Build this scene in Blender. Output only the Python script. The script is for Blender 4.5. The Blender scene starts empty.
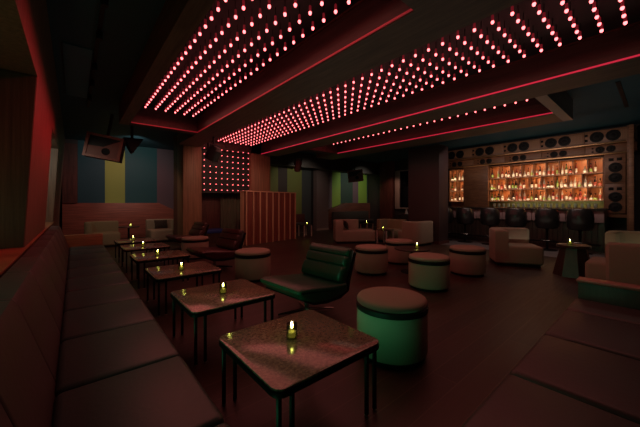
import bpy, bmesh, math, random
from mathutils import Vector, Matrix
random.seed(7)
sc = bpy.context.scene
COL = sc.collection
PI = math.pi
EYE = 1.3

# ---------------------------------------------------------------- materials
def mat(name, col, rough=.5, metal=0.0, emit=None, spec=.5, bump=None, wood=None, speck=None, coat=0.0):
    m = bpy.data.materials.new(name); m.use_nodes = True
    nt = m.node_tree; b = nt.nodes['Principled BSDF']
    b.inputs['Base Color'].default_value = (*col, 1)
    b.inputs['Roughness'].default_value = rough
    b.inputs['Metallic'].default_value = metal
    b.inputs['Specular IOR Level'].default_value = spec
    if coat:
        b.inputs['Coat Weight'].default_value = coat
        b.inputs['Coat Roughness'].default_value = .12
    if emit:
        b.inputs['Emission Color'].default_value = (*emit[0], 1)
        b.inputs['Emission Strength'].default_value = emit[1]
    tc = nt.nodes.new('ShaderNodeTexCoord')
    if wood:                                   # (scale vector, dark factor)
        mp = nt.nodes.new('ShaderNodeMapping'); mp.inputs['Scale'].default_value = wood[0]
        nt.links.new(tc.outputs['Object'], mp.inputs['Vector'])
        n = nt.nodes.new('ShaderNodeTexNoise'); n.inputs['Scale'].default_value = 1; n.inputs['Detail'].default_value = 5
        n.inputs['Roughness'].default_value = .65
        nt.links.new(mp.outputs['Vector'], n.inputs['Vector'])
        r = nt.nodes.new('ShaderNodeValToRGB')
        d = wood[1]
        r.color_ramp.elements[0].position = .3; r.color_ramp.elements[0].color = (col[0]*d, col[1]*d, col[2]*d, 1)
        r.color_ramp.elements[1].position = .7; r.color_ramp.elements[1].color = (col[0]*1.3, col[1]*1.3, col[2]*1.3, 1)
        nt.links.new(n.outputs['Fac'], r.inputs['Fac'])
        nt.links.new(r.outputs['Color'], b.inputs['Base Color'])
    if speck:                                  # (scale, bright colour, amount)
        n = nt.nodes.new('ShaderNodeTexNoise'); n.inputs['Scale'].default_value = speck[0]; n.inputs['Detail'].default_value = 6
        n.inputs['Roughness'].default_value = .8
        nt.links.new(tc.outputs['Object'], n.inputs['Vector'])
        r = nt.nodes.new('ShaderNodeValToRGB')
        r.color_ramp.elements[0].position = .42; r.color_ramp.elements[0].color = (*col, 1)
        r.color_ramp.elements[1].position = speck[2]; r.color_ramp.elements[1].color = (*speck[1], 1)
        nt.links.new(n.outputs['Fac'], r.inputs['Fac'])
        nt.links.new(r.outputs['Color'], b.inputs['Base Color'])
    if bump:                                   # (scale, strength)
        n = nt.nodes.new('ShaderNodeTexNoise'); n.inputs['Scale'].default_value = bump[0]; n.inputs['Detail'].default_value = 4
        nt.links.new(tc.outputs['Object'], n.inputs['Vector'])
        bp = nt.nodes.new('ShaderNodeBump'); bp.inputs['Strength'].default_value = bump[1]; bp.inputs['Distance'].default_value = .01
        nt.links.new(n.outputs['Fac'], bp.inputs['Height'])
        nt.links.new(bp.outputs['Normal'], b.inputs['Normal'])
    return m

def floor_mat():
    m = bpy.data.materials.new('plank_floor'); m.use_nodes = True
    nt = m.node_tree; b = nt.nodes['Principled BSDF']
    tc = nt.nodes.new('ShaderNodeTexCoord')
    br = nt.nodes.new('ShaderNodeTexBrick')
    br.inputs['Scale'].default_value = 1.0
    br.inputs['Color1'].default_value = (.044, .024, .016, 1)
    br.inputs['Color2'].default_value = (.024, .0125, .009, 1)
    br.inputs['Mortar'].default_value = (.075, .050, .034, 1)
    br.inputs['Mortar Size'].default_value = .004
    br.inputs['Brick Width'].default_value = 2.1
    br.inputs['Row Height'].default_value = .19
    br.inputs['Bias'].default_value = -.1
    nt.links.new(tc.outputs['Object'], br.inputs['Vector'])
    mp = nt.nodes.new('ShaderNodeMapping'); mp.inputs['Scale'].default_value = (2.2, 30, 1)
    nt.links.new(tc.outputs['Object'], mp.inputs['Vector'])
    n = nt.nodes.new('ShaderNodeTexNoise'); n.inputs['Scale'].default_value = 1; n.inputs['Detail'].default_value = 6
    nt.links.new(mp.outputs['Vector'], n.inputs['Vector'])
    mr = nt.nodes.new('ShaderNodeMapRange'); mr.inputs['To Min'].default_value = .55; mr.inputs['To Max'].default_value = 1.5
    nt.links.new(n.outputs['Fac'], mr.inputs['Value'])
    mx = nt.nodes.new('ShaderNodeMix'); mx.data_type = 'RGBA'; mx.blend_type = 'MULTIPLY'; mx.inputs[0].default_value = 1
    nt.links.new(br.outputs['Color'], mx.inputs[6]); nt.links.new(mr.outputs['Result'], mx.inputs[7])
    nt.links.new(mx.outputs[2], b.inputs['Base Color'])
    mr2 = nt.nodes.new('ShaderNodeMapRange'); mr2.inputs['To Min'].default_value = .30; mr2.inputs['To Max'].default_value = .52
    nt.links.new(n.outputs['Fac'], mr2.inputs['Value']); nt.links.new(mr2.outputs['Result'], b.inputs['Roughness'])
    bp = nt.nodes.new('ShaderNodeBump'); bp.inputs['Strength'].default_value = .25; bp.inputs['Distance'].default_value = .004
    nt.links.new(n.outputs['Fac'], bp.inputs['Height']); nt.links.new(bp.outputs['Normal'], b.inputs['Normal'])
    return m

def glass_mat(name, tint, rough=.05, refl=.12):
    m = bpy.data.materials.new(name); m.use_nodes = True
    nt = m.node_tree; nt.nodes.remove(nt.nodes['Principled BSDF'])
    out = nt.nodes['Material Output']
    t = nt.nodes.new('ShaderNodeBsdfTransparent'); t.inputs['Color'].default_value = (*tint, 1)
    g = nt.nodes.new('ShaderNodeBsdfGlossy'); g.inputs['Roughness'].default_value = rough
    lw = nt.nodes.new('ShaderNodeLayerWeight'); lw.inputs['Blend'].default_value = .3
    mr = nt.nodes.new('ShaderNodeMapRange'); mr.inputs['To Min'].default_value = refl*.4; mr.inputs['To Max'].default_value = .6
    nt.links.new(lw.outputs['Fresnel'], mr.inputs['Value'])
    mx = nt.nodes.new('ShaderNodeMixShader')
    nt.links.new(mr.outputs['Result'], mx.inputs[0]); nt.links.new(t.outputs[0], mx.inputs[1]); nt.links.new(g.outputs[0], mx.inputs[2])
    nt.links.new(mx.outputs[0], out.inputs['Surface'])
    return m

M = {}
M['floor'] = floor_mat()
M['stone_floor'] = mat('stone_floor', (.13, .12, .12), .35, bump=(8, .1), speck=(5, (.2, .19, .19), .65))
M['ceiling'] = mat('ceiling_paint', (.022, .095, .135), .7, bump=(60, .05))
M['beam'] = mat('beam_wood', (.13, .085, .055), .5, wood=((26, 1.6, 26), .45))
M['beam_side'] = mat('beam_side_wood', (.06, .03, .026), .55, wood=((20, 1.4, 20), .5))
M['plate'] = mat('backing_plate', (.016, .020, .022), .6)
M['pale_edge'] = mat('pale_edge', (.33, .27, .24), .5)
M['led'] = mat('glow_strip', (.5, .05, .06), .4, emit=((1, .03, .09), .42))
M['edge_glow'] = mat('lit_edge_glow', (.4, .05, .06), .4, emit=((1, .03, .06), .12))  # faint emission paints the red light on the left coffer's edges
M['bulb'] = mat('lamp_bulb', (.9, .5, .5), .3, emit=((1, .15, .16), 4.6))
M['rod'] = mat('acrylic_rod', (.30, .10, .11), .3, emit=((1, .04, .08), .09))
M['wall_wood'] = mat('wall_wood', (.15, .10, .065), .5, wood=((30, 30, 1.2), .5))
M['wall_wood_h'] = mat('wall_wood_horizontal', (.20, .10, .075), .45, wood=((1.3, 20, 26), .55))
M['wainscot'] = mat('red_wainscot', (.13, .045, .03), .45, wood=((1.3, 20, 26), .55))
M['wainscot_far'] = mat('red_brown_wainscot', (.30, .09, .065), .45, wood=((1.3, 20, 26), .55))
M['jamb_wood'] = mat('olive_jamb_wood', (.055, .056, .036), .5, wood=((34, 34, 1.0), .35))
M['pier_wood'] = mat('pier_wood', (.25, .13, .075), .5, wood=((24, 24, 1.1), .6))
M['dark_wall'] = mat('dark_wall', (.03, .024, .024), .6)
M['maroon'] = mat('maroon_wood', (.10, .032, .026), .5, wood=((18, 18, 1.5), .5))
M['pillar'] = mat('pillar_paint', (.05, .030, .032), .55, bump=(30, .05))
for n, c in dict(teal=(.022, .105, .12), teal_dark=(.016, .075, .10), lime=(.33, .43, .10), mauve=(.15, .10, .12), brown=(.05, .035, .035),
                 green=(.24, .42, .06), olive=(.17, .20, .05), slate=(.05, .06, .065), moss=(.03, .07, .055), black=(.008, .008, .009), greymauve=(.17, .12, .12)).items():
    M['s_' + n] = mat('stripe_' + n, c, .7)
M['leather'] = mat('brown_leather', (.055, .046, .046), .42, bump=(35, .12), spec=.55)
M['leather_teal'] = mat('dark_teal_leather', (.032, .062, .060), .42, bump=(35, .12), spec=.55)
M['leather_back'] = mat('taupe_leather', (.065, .054, .052), .45, bump=(35, .12))
M['green_leather'] = mat('green_leather', (.008, .058, .034), .33, bump=(25, .15))
M['black_leather'] = mat('black_leather', (.016, .015, .016), .28, bump=(30, .1))
M['oxblood'] = mat('oxblood_leather', (.055, .018, .018), .3, bump=(30, .1))
M['fabric'] = mat('beige_fabric', (.31, .265, .20), .9, bump=(220, .25), spec=.2)
M['fabric_olive'] = mat('olive_fabric', (.24, .21, .13), .9, bump=(220, .25), spec=.2)
M['cushion_dark'] = mat('dark_cushion', (.05, .04, .035), .9, bump=(150, .2), spec=.2)
M['strap'] = mat('black_strap', (.008, .0075, .0075), .55, spec=.2)
M['metal'] = mat('black_metal', (.008, .0075, .0075), .5, spec=.12)
M['chrome'] = mat('dull_chrome', (.4, .38, .36), .25, metal=1)
M['pale_metal'] = mat('pale_metal', (.55, .5, .45), .35, metal=.3)
M['stone'] = mat('speckled_stone', (.125, .088, .064), .17, speck=(48, (.48, .38, .26), .70), bump=(90, .02), spec=.6, coat=.4)
M['dark_wood'] = mat('dark_wood', (.045, .026, .02), .35, wood=((14, 14, 2), .5))
M['booth'] = mat('booth_wood', (.16, .042, .03), .45, wood=((22, 22, 1.2), .6))
M['batten'] = mat('batten_wood', (.50, .29, .19), .45, wood=((26, 26, 1.2), .7))
M['end_wood'] = mat('end_panel_wood', (.28, .135, .06), .4, wood=((2, 2, 30), .6))
M['end_dark'] = mat('end_board_wood', (.05, .036, .03), .4, wood=((2, 30, 2), .6))
M['end_top_lit'] = mat('red_lit_board_edge', (.34, .16, .13), .35)  # red light on the board's top edge put into its colour
M['wax'] = mat('candle_wax', (.75, .62, .35), .5, emit=((1, .62, .2), .5))
M['flame'] = mat('flame', (1, .8, .4), .5, emit=((1, .76, .42), 60))
M['candle_glass'] = glass_mat('candle_glass', (.42, .48, .26))
M['bar_wood'] = mat('bar_wood', (.19, .085, .045), .42, wood=((3, 3, 24), .6))
M['bar_back'] = mat('bar_back_wood', (.42, .15, .06), .4, wood=((2, 16, 3), .7))
M['bar_shelf'] = mat('bar_shelf_wood', (.16, .07, .035), .4, wood=((2, 2, 20), .6))
M['bar_front'] = mat('bar_front_leather', (.34, .23, .23), .5, bump=(25, .1))
M['bar_top'] = mat('bar_top', (.03, .025, .024), .2)
M['brass'] = mat('brass', (.55, .33, .18), .3, metal=.9)
M['speaker_wood'] = mat('speaker_wood', (.26, .13, .075), .42, wood=((2, 3, 26), .6))
M['cone'] = mat('speaker_cone', (.007, .007, .008), .55, spec=.15)
M['cone_ring'] = mat('speaker_ring', (.010, .010, .012), .5, spec=.25)
M['flute'] = mat('fluted_wood', (.30, .16, .09), .45)
M['label'] = mat('bottle_label', (.80, .72, .60), .6)
M['label_green'] = mat('bottle_label_green', (.30, .42, .10), .6)
M['label_red'] = mat('bottle_label_red', (.50, .10, .06), .6)
BG = {'amber': (.30, .10, .025), 'dark brown': (.045, .016, .010), 'clear': (.62, .55, .48), 'green': (.10, .17, .04), 'ruby': (.22, .02, .02)}
for k, v in BG.items():
    M['bt_' + k] = mat('bottle_' + k.replace(' ', '_'), v, .12, spec=.7)
    M['bt_' + k].node_tree.nodes['Principled BSDF'].inputs['Transmission Weight'].default_value = .35
M['glassware'] = mat('glassware', (.72, .75, .70), .08)
M['glassware'].node_tree.nodes['Principled BSDF'].inputs['Transmission Weight'].default_value = .55
M['speaker_frame'] = mat('speaker_frame', (.22, .08, .06), .5, wood=((12, 12, 2), .7))
M['speaker_face'] = mat('speaker_face', (.17, .07, .06), .6)
M['black'] = mat('matt_black', (.006, .006, .007), .55)
M['dark_glass'] = mat('dark_glass', (.004, .004, .006), .08)
M['blue'] = mat('blue_cushion', (.012, .03, .17), .7)
M['curtain'] = mat('grey_green_curtain', (.12, .12, .085), .85)
M['panel_lit'] = mat('teal_lit_panel', (.06, .20, .27), .6)
M['white'] = mat('white_ceramic', (.8, .78, .74), .3)

# ---------------------------------------------------------------- mesh builder
class MB:
    def __init__(s): s.bm = bmesh.new(); s.mi = 0
    def _mark(s, faces):
        for f in faces: f.material_index = s.mi
    def box(s, x0, x1, y0, y1, z0, z1, bev=0.0, seg=2, mtx=None):
        t = bmesh.new()
        bmesh.ops.create_cube(t, size=1)
        for v in t.verts:
            v.co = Vector(((x0+x1)/2 + v.co.x*(x1-x0), (y0+y1)/2 + v.co.y*(y1-y0), (z0+z1)/2 + v.co.z*(z1-z0)))
        if bev > 0:
            bmesh.ops.bevel(t, geom=t.edges[:] + t.verts[:], offset=min(bev, .49*min(x1-x0, y1-y0, z1-z0)), segments=seg, profile=.5, affect='EDGES')
        return s.merge(t, mtx)
    def merge(s, t, mtx=None):
        if mtx is not None: bmesh.ops.transform(t, matrix=mtx, verts=t.verts)
        vm = {}
        for v in t.verts: vm[v] = s.bm.verts.new(v.co)
        for f in t.faces:
            try:
                nf = s.bm.faces.new([vm[v] for v in f.verts]); nf.material_index = s.mi; nf.smooth = f.smooth
            except ValueError: pass
        t.free(); return s
    def lathe(s, prof, n=24, c=(0, 0), mtx=None):
        """prof: list of (r,z) bottom to top; closed with caps if r>0 at the ends"""
        t = bmesh.new(); rings = []
        for r, z in prof:
            if r < 1e-5: rings.append([t.verts.new((c[0], c[1], z))])
            else: rings.append([t.verts.new((c[0]+r*math.cos(2*PI*i/n), c[1]+r*math.sin(2*PI*i/n), z)) for i in range(n)])
        for a, b in zip(rings, rings[1:]):
            for i in range(n):
                j = (i+1) % n
                if len(a) == 1 and len(b) == 1: continue
                if len(a) == 1: t.faces.new((a[0], b[j], b[i]))
                elif len(b) == 1: t.faces.new((a[i], a[j], b[0]))
                else: t.faces.new((a[i], a[j], b[j], b[i]))
        if len(rings[0]) > 1: t.faces.new(list(reversed(rings[0])))
        if len(rings[-1]) > 1: t.faces.new(rings[-1])
        bmesh.ops.recalc_face_normals(t, faces=t.faces)
        return s.merge(t, mtx)
    def tube(s, pts, r, n=8):
        t = bmesh.new(); pts = [Vector(p) for p in pts]; rings = []
        rs = r if isinstance(r, (list, tuple)) else [r]*len(pts)
        for i, p in enumerate(pts):
            d = (pts[min(i+1, len(pts)-1)] - pts[max(i-1, 0)]).normalized()
            q = d.to_track_quat('Z', 'Y')
            rings.append([t.verts.new(p + q @ Vector((rs[i]*math.cos(2*PI*k/n), rs[i]*math.sin(2*PI*k/n), 0))) for k in range(n)])
        for a, b in zip(rings, rings[1:]):
            for k in range(n):
                t.faces.new((a[k], a[(k+1) % n], b[(k+1) % n], b[k]))
        t.faces.new(list(reversed(rings[0]))); t.faces.new(rings[-1])
        bmesh.ops.recalc_face_normals(t, faces=t.faces)
        return s.merge(t)
    def prism(s, pts, axis, a0, a1, bev=0.0, seg=2, mtx=None):
        """polygon pts extruded along an axis: 'x' pts=(y,z), 'y' pts=(x,z), 'z' pts=(x,y)"""
        t = bmesh.new()
        def P(p, a): return {'x': (a, p[0], p[1]), 'y': (p[0], a, p[1]), 'z': (p[0], p[1], a)}[axis]
        A = [t.verts.new(P(p, a0)) for p in pts]; B = [t.verts.new(P(p, a1)) for p in pts]
        n = len(pts)
        t.faces.new(A); t.faces.new(B)
        for i in range(n): t.faces.new((A[i], A[(i+1) % n], B[(i+1) % n], B[i]))
        bmesh.ops.recalc_face_normals(t, faces=t.faces)
        if bev > 0:
            cap = [e for e in t.edges if (e.verts[0] in A) == (e.verts[1] in A)]
            bmesh.ops.bevel(t, geom=cap, offset=bev, segments=seg, profile=.5, affect='EDGES')
        return s.merge(t, mtx)
    def disc_y(s): return s
    def build(s, name, m, parent=None, smooth=True, ang=40):
        me = bpy.data.meshes.new(name); s.bm.normal_update()
        if smooth:
            for f in s.bm.faces: f.smooth = True
            lim = math.radians(ang)
            for e in s.bm.edges:
                if len(e.link_faces) == 2 and e.calc_face_angle(0) > lim: e.smooth = False
        s.bm.to_mesh(me); s.bm.free()
        for mm in (m if isinstance(m, (list, tuple)) else [m]): me.materials.append(M[mm])
        o = bpy.data.objects.new(name, me); COL.objects.link(o)
        if parent: o.parent = parent
        return o
def rot(axis, a, c=(0, 0, 0)):
    c = Vector(c); return Matrix.Translation(c) @ Matrix.Rotation(a, 4, axis) @ Matrix.Translation(-c)

# ---------------------------------------------------------------- object helpers
def tag(o, label, cat, group=None):
    o['label'] = label; o['category'] = cat
    if group: o['group'] = group
    return o
def thing(name, label, cat, loc=(0, 0, 0), rz=0, group=None):
    o = bpy.data.objects.new(name, None); COL.objects.link(o); o.empty_display_size = .1
    o.location = loc; o.rotation_euler = (0, 0, rz)
    return tag(o, label, cat, group)
def struct(o): o['kind'] = 'structure'; return o
KIDS = {}
def dup(src, loc, rz, label, group=None):
    def cp(o, par):
        c = o.copy(); COL.objects.link(c)
        if par: c.parent = par
        for ch in o.children: cp(ch, c)
        return c
    r = cp(src, None)
    r.location = loc; r.rotation_euler = (0, 0, rz); r['label'] = label
    if group: r['group'] = group
    return r
def ordinal(i): return ['first', 'second', 'third', 'fourth', 'fifth', 'sixth', 'seventh', 'eighth', 'ninth', 'tenth', 'eleventh', 'twelfth'][i]
def box_obj(name, m, *a, bev=0.0, parent=None): return MB().box(*a, bev=bev).build(name, m, parent)

# ================================================================ THE SETTING
CZ = 3.47                                    # upper ceiling
SZ = 3.04                                    # underside of the dropped frames
struct(box_obj('floor', 'floor', -1.3, 13.2, -.9, 13.3, -.1, 0))
struct(box_obj('floor', 'stone_floor', 8.75, 11.75, -.7, 6.2, 0, .006))
struct(box_obj('ceiling', 'ceiling', -1.3, 13.2, -.9, 13.3, CZ, CZ+.1))

# left wall with two deep openings; its face leans slightly into the room
def wx(z): return -.37 + (z-.85)*.09/1.65
mb = MB()
def wallseg(y0, y1, z0, z1, xb=-1.1):
    mb.prism([(wx(z0), z0), (wx(z1), z1), (xb, z1), (xb, z0)], 'y', y0, y1)
wallseg(-.9, 13.3, 2.55, CZ)
for a, b in ((-.9, .8), (4.0, 6.64), (9.0, 13.3)): wallseg(a, b, .85, 2.55)
mb.box(-1.1, -.37, -.9, 13.3, 0, .85)
mb.box(-1.3, -1.1, -.9, 13.3, 0, CZ)
struct(mb.build('wall_left', 'wall_wood'))
struct(MB().prism([(wx(.875)-.004, .875), (wx(2.54)-.004, 2.54), (-1.09, 2.54), (-1.09, .875)], 'y', 3.97, 3.998).build('trim_28', 'jamb_wood'))
struct(MB().box(-1.1, -.345, -.88, 9.0, .85, .872, bev=.004).build('trim_1', 'end_wood'))

# far wall behind the alcove at the left, striped
def striped(name, y, stripes, z0, z1, th=.3):
    mb = MB(); ms = []
    for x0, x1, c in stripes:
        k = 's_' + c
        if k not in ms: ms.append(k)
        mb.mi = ms.index(k); mb.box(x0, x1, y, y+th, z0, z1)
    return struct(mb.build(name, ms))
striped('wall_far_left', 13.0, [(-1.1, .1, 'brown'), (.1, .853, 'teal_dark'), (.853, 1.456, 'lime'), (1.456, 2.52, 'teal'), (2.52, 3.18, 'mauve'), (3.18, 3.6, 'brown')], 0, CZ)
struct(MB().prism([(-.3, 0), (3.55, 0), (3.55, .78), (3.35, .90), (2.55, 1.3), (-.3, 1.3)], 'y', 12.84, 13.0, bev=.01).build('trim_2', 'wainscot_far'))
struct(box_obj('trim_3', 'maroon', -.3, .08, 12.8, 12.995, 1.3, 3.3))
# right far wall, striped
striped('wall_far_right', 10.8, [(4.6, 6.77, 'olive'), (6.77, 7.25, 'brown'), (7.25, 8.05, 'olive'), (8.05, 8.6, 'slate'), (8.6, 8.9, 'black'), (8.9, 9.6, 'greymauve'), (9.6, 9.96, 'mauve'),
        (9.96, 10.56, 'green'), (10.56, 11.48, 'moss'), (11.48, 11.92, 'mauve'), (11.92, 12.63, 'green'), (12.63, 13.1, 'moss'), (13.1, 13.9, 'black')], 0, CZ)
struct(box_obj('trim_4', 's_greymauve', 8.74, 9.49, 10.55, 10.8, 0, 2.86))
struct(MB().prism([(9.5, 0), (13.2, 0), (13.2, 1.3), (10.75, 1.3), (9.5, .93)], 'y', 10.62, 10.8, bev=.01).build('trim_5', 'wainscot'))
struct(box_obj('trim_6', 'dark_wall', 5.5, 13.2, 10.1, 10.5, 2.86, CZ))
struct(box_obj('baseboard_far', 'pale_edge', 8.74, 9.49, 10.53, 10.55, 0, .09))
# block carrying the vertical lamp panel
struct(box_obj('wall_middle', 'maroon', 2.5, 5.5, 9.95, 10.4, 0, CZ))
struct(box_obj('wall_alcove_side', 'dark_wall', 3.6, 3.75, 10.4, 13.0, 0, CZ))
struct(MB().box(2.5, 3.04, 9.3, 9.95, 0, CZ, bev=.01).build('trim_7', 'pier_wood'))
struct(MB().box(4.72, 5.5, 9.3, 9.95, 0, CZ, bev=.01).build('trim_8', 'pier_wood'))
# right wall with the dark window, and the wall behind the bar
struct(box_obj('wall_right', 'dark_wall', 12.7, 13.0, 5.6, 10.8, 0, CZ))
struct(MB().box(12.45, 12.7, 8.95, 9.75, 0, CZ, bev=.01).build('trim_9', 'maroon'))
wn = struct(MB().box(12.6, 12.7, 8.62, 8.9, 1.0, 2.95, bev=.01).box(12.55, 12.7, 7.0, 8.62, 1.02, 1.07).box(12.6, 12.7, 7.0, 8.62, 2.9, 2.95).build('window_1', 'pale_edge'))
struct(box_obj('window_pane', 'dark_glass', 12.66, 12.695, 7.02, 8.62, 1.07, 2.9, parent=wn))
struct(box_obj('wall_bar', 'dark_wall', 11.8, 12.0, -.9, 5.6, 0, CZ))
struct(box_obj('wall_bar_end', 'dark_wall', 11.8, 12.7, 5.6, 5.75, 0, CZ))
struct(box_obj('wall_back', 'dark_wall', -1.1, 11.8, -.9, -.75, 0, CZ))
# pillar
pl = struct(MB().box(8.7, 9.3, 4.5, 5.6, 0, SZ+.1, bev=.008).build('pillar', 'pillar'))
struct(box_obj('baseboard_pillar', 'maroon', 8.68, 9.32, 4.48, 5.62, 0, .1, parent=pl))

# dropped ceiling frames around the lamp coffers
def beam(n, x0, x1, y0, y1, m='beam'):
    return struct(box_obj('trim_%d' % n, m, x0, x1, y0, y1, SZ, CZ))
beam(10, .75, .93, 1.20, 7.70)
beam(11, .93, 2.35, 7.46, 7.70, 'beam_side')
beam(12, .93, 2.35, 1.20, 1.45)
beam(13, 2.35, 2.95, -.75, 9.3)
beam(14, 5.13, 5.80, -.75, 9.3)
beam(15, 7.10, 7.95, 1.36, 8.6)
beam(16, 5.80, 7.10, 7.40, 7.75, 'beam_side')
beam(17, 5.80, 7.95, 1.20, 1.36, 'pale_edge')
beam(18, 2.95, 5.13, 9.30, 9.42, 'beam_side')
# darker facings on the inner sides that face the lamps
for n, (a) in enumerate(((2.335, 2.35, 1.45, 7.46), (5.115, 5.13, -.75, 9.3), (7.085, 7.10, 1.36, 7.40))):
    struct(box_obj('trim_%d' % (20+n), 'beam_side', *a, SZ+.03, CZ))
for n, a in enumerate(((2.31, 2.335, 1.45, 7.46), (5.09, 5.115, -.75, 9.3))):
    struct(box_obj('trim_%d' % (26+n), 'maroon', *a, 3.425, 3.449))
# hatch panel at the left of the ceiling, teal light put into its colour
struct(MB().box(-.12, .2, 5.2, 7.65, CZ-.02, CZ, bev=.004).build('trim_24', 'panel_lit'))
struct(box_obj('trim_25', 'black', 7.4, 9.5, .48, .54, CZ-.012, CZ))      # slot vent in the blue recess

# ================================================================ CAMERA
TH = math.atan(246/290)
cam = bpy.data.cameras.new('camera'); co = bpy.data.objects.new('camera', cam); COL.objects.link(co)
co.location = (0, 0, EYE); co.rotation_euler = (PI/2, 0, -TH)
cam.sensor_width = 36; cam.lens = 36*290/640; cam.shift_y = -10.5/640; cam.clip_start = .02
sc.camera = co
def proj(p):
    dz = p[0]*math.sin(TH)+p[1]*math.cos(TH); dx = p[0]*math.cos(TH)-p[1]*math.sin(TH)
    if dz < .1: return (-1, -1, dz)
    return (320+290*dx/dz, 203-290*(p[2]-EYE)/dz, dz)

# ================================================================ LAMP PANELS
def rod_mesh(L):
    m = MB().lathe([(.0145, .010), (.0135, .075), (.006, .080)], n=8); m.mi = 1; m.lathe([(.005, .078), (.005, L)], n=6)
    return m
def bulb_prof(): return [(0, -.021), (.011, -.017), (.0165, -.006), (.0165, .008), (.013, .015), (0, .017)]
_pin = {}
def pin_pair(L):
    if L not in _pin:
        r = rod_mesh(L).build('lamp_pin', ['rod', 'black']); b = MB().lathe(bulb_prof(), n=8).build('bulb', 'bulb')
        _pin[L] = (r.data, b.data); bpy.data.objects.remove(r); bpy.data.objects.remove(b)
    return _pin[L]
def lamp_panel(label, origin, pts, plate, L, direction='down', strips=(), sm='led', bs=1.0):
    """pts in world coords of bulb centres; rods run up (or back) to the plate"""
    t = thing('lamp_panel', label, 'lamp panel', origin, 0, 'red lamp panels')
    o = Vector(origin)
    pb = MB().box(*[c - o[i//2] for i, c in enumerate(plate)]).build('backing_plate', 'plate', t)
    for st in strips: MB().box(*[c - o[i//2] for i, c in enumerate(st)]).build('glow_strip', sm, t)
    vis = []
    for p in pts:
        q = proj(p)
        if -4 < q[0] < 644 and -4 < q[1] < 431: vis.append((q[2], p))
    vis.sort(key=lambda a: a[0])
    near = [p for _, p in vis[:100]]; ns = set(near)
    R = Matrix.Identity(4) if direction == 'down' else Matrix.Rotation(-PI/2, 4, 'X')
    rm, bm_ = pin_pair(L)
    for p in near:
        r = bpy.data.objects.new('lamp_pin', rm); COL.objects.link(r); r.parent = t; r.location = Vector(p)-o
        if direction != 'down': r.rotation_euler = (-PI/2, 0, 0)
        b = bpy.data.objects.new('bulb', bm_); COL.objects.link(b); b.parent = r; b.scale = (bs, bs, bs)
    rest = [p for p in pts if p not in ns]
    if rest:
        mb = MB()
        for p in rest:
            T = Matrix.Translation(Vector(p)-o) @ R
            mb.mi = 0; mb.lathe([(.0145, .010), (.0135, .075), (.006, .080)], n=6, mtx=T); mb.mi = 2; mb.lathe([(.005, .078), (.005, L)], n=5, mtx=T)
            mb.mi = 1; mb.lathe(bulb_prof(), n=6, mtx=T)
        s = mb.build('lamp_pin', ['rod', 'bulb', 'black'], t); s['kind'] = 'stuff'
S = .188
TZ = 3.28; PZ = 3.45
P1 = [(1.125+S*i, 1.62+S*j, TZ) for i in range(6) for j in range(29)]
lamp_panel('left ceiling panel of hanging red lamp pins above the low tables', (1.64, 4.4, PZ), P1, (.93, 2.335, 1.45, 7.46, PZ, CZ-.002), PZ-TZ,
           strips=((2.325, 2.336, 1.45, 7.44, SZ+.003, SZ+.022), (.95, 2.33, 7.445, 7.459, SZ+.003, SZ+.022)), sm='edge_glow')
P2 = [(3.12+S*i, .26+S*j, TZ) for i in range(9) for j in range(48)]
lamp_panel('big middle ceiling panel of hanging red lamp pins', (4.0, 4.4, PZ), P2, (2.95, 5.115, -.74, 9.3, PZ, CZ-.002), PZ-TZ,
           strips=((5.105, 5.116, -.74, 9.28, SZ+.003, SZ+.024),))
P3 = [(6.65-S*i, 1.68+S*j, TZ) for i in range(4) for j in range(30)]
lamp_panel('narrow right ceiling panel with one row of red lamp pins showing, nearest the bar', (6.4, 4.4, PZ), P3, (5.80, 7.085, 1.36, 7.40, PZ, CZ-.002), PZ-TZ,
           strips=((7.075, 7.086, 1.37, 7.39, SZ+.003, SZ+.024),))
P4 = [(3.13+S*i, 9.32, 1.72+S*j) for i in range(9) for j in range(9)]
lamp_panel('upright wall panel of red lamp pins beside the slatted booth', (3.88, 9.5, 1.63), P4, (3.04, 4.72, 9.45, 9.5, 1.63, 3.34), .13, 'back', bs=.78)

# ================================================================ BANQUETTES
def cushion(mb, x0, x1, y0, y1, z0, z1, crown=.012, r=.03):
    t = bmesh.new()
    bmesh.ops.create_grid(t, x_segments=2, y_segments=2, size=.5); t.free()
    return mb.box(x0, x1, y0, y1, z0, z1, bev=r, seg=4)
t = thing('banquette', 'long dark leather banquette running along the left wall', 'banquette', (0, 0, 0))
MB().box(-.30, .42, -.15, 7.55, 0, .30, bev=.01).build('base', 'dark_wood', t)
ys = [-.165+.655*i for i in range(12)]+[7.56]
for a, b in zip(ys, ys[1:]):
    mb = MB(); mb.box(-.07, .475, a+.002, b-.002, .30, .435, bev=.035, seg=4); mb.build('seat_cushion', 'leather_teal', t)
bs = [-.15, .6, 1.27, 1.95, 2.66, 3.37, 4.08, 4.79, 5.50, 6.21, 6.9, 7.56]
for a, b in zip(bs, bs[1:]):
    mb = MB(); mb.prism([(-.065, .40), (-.20, .83), (-.22, .855), (-.325, .865), (-.335, .84), (-.33, .30), (-.08, .30)], 'y', a+.004, b-.004, bev=.014, seg=3)
    mb.build('back_cushion', 'leather_back', t)
MB().box(-.33, .46, 7.57, 7.72, 0, .66, bev=.008).build('end_panel', 'end_wood', t)

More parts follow.
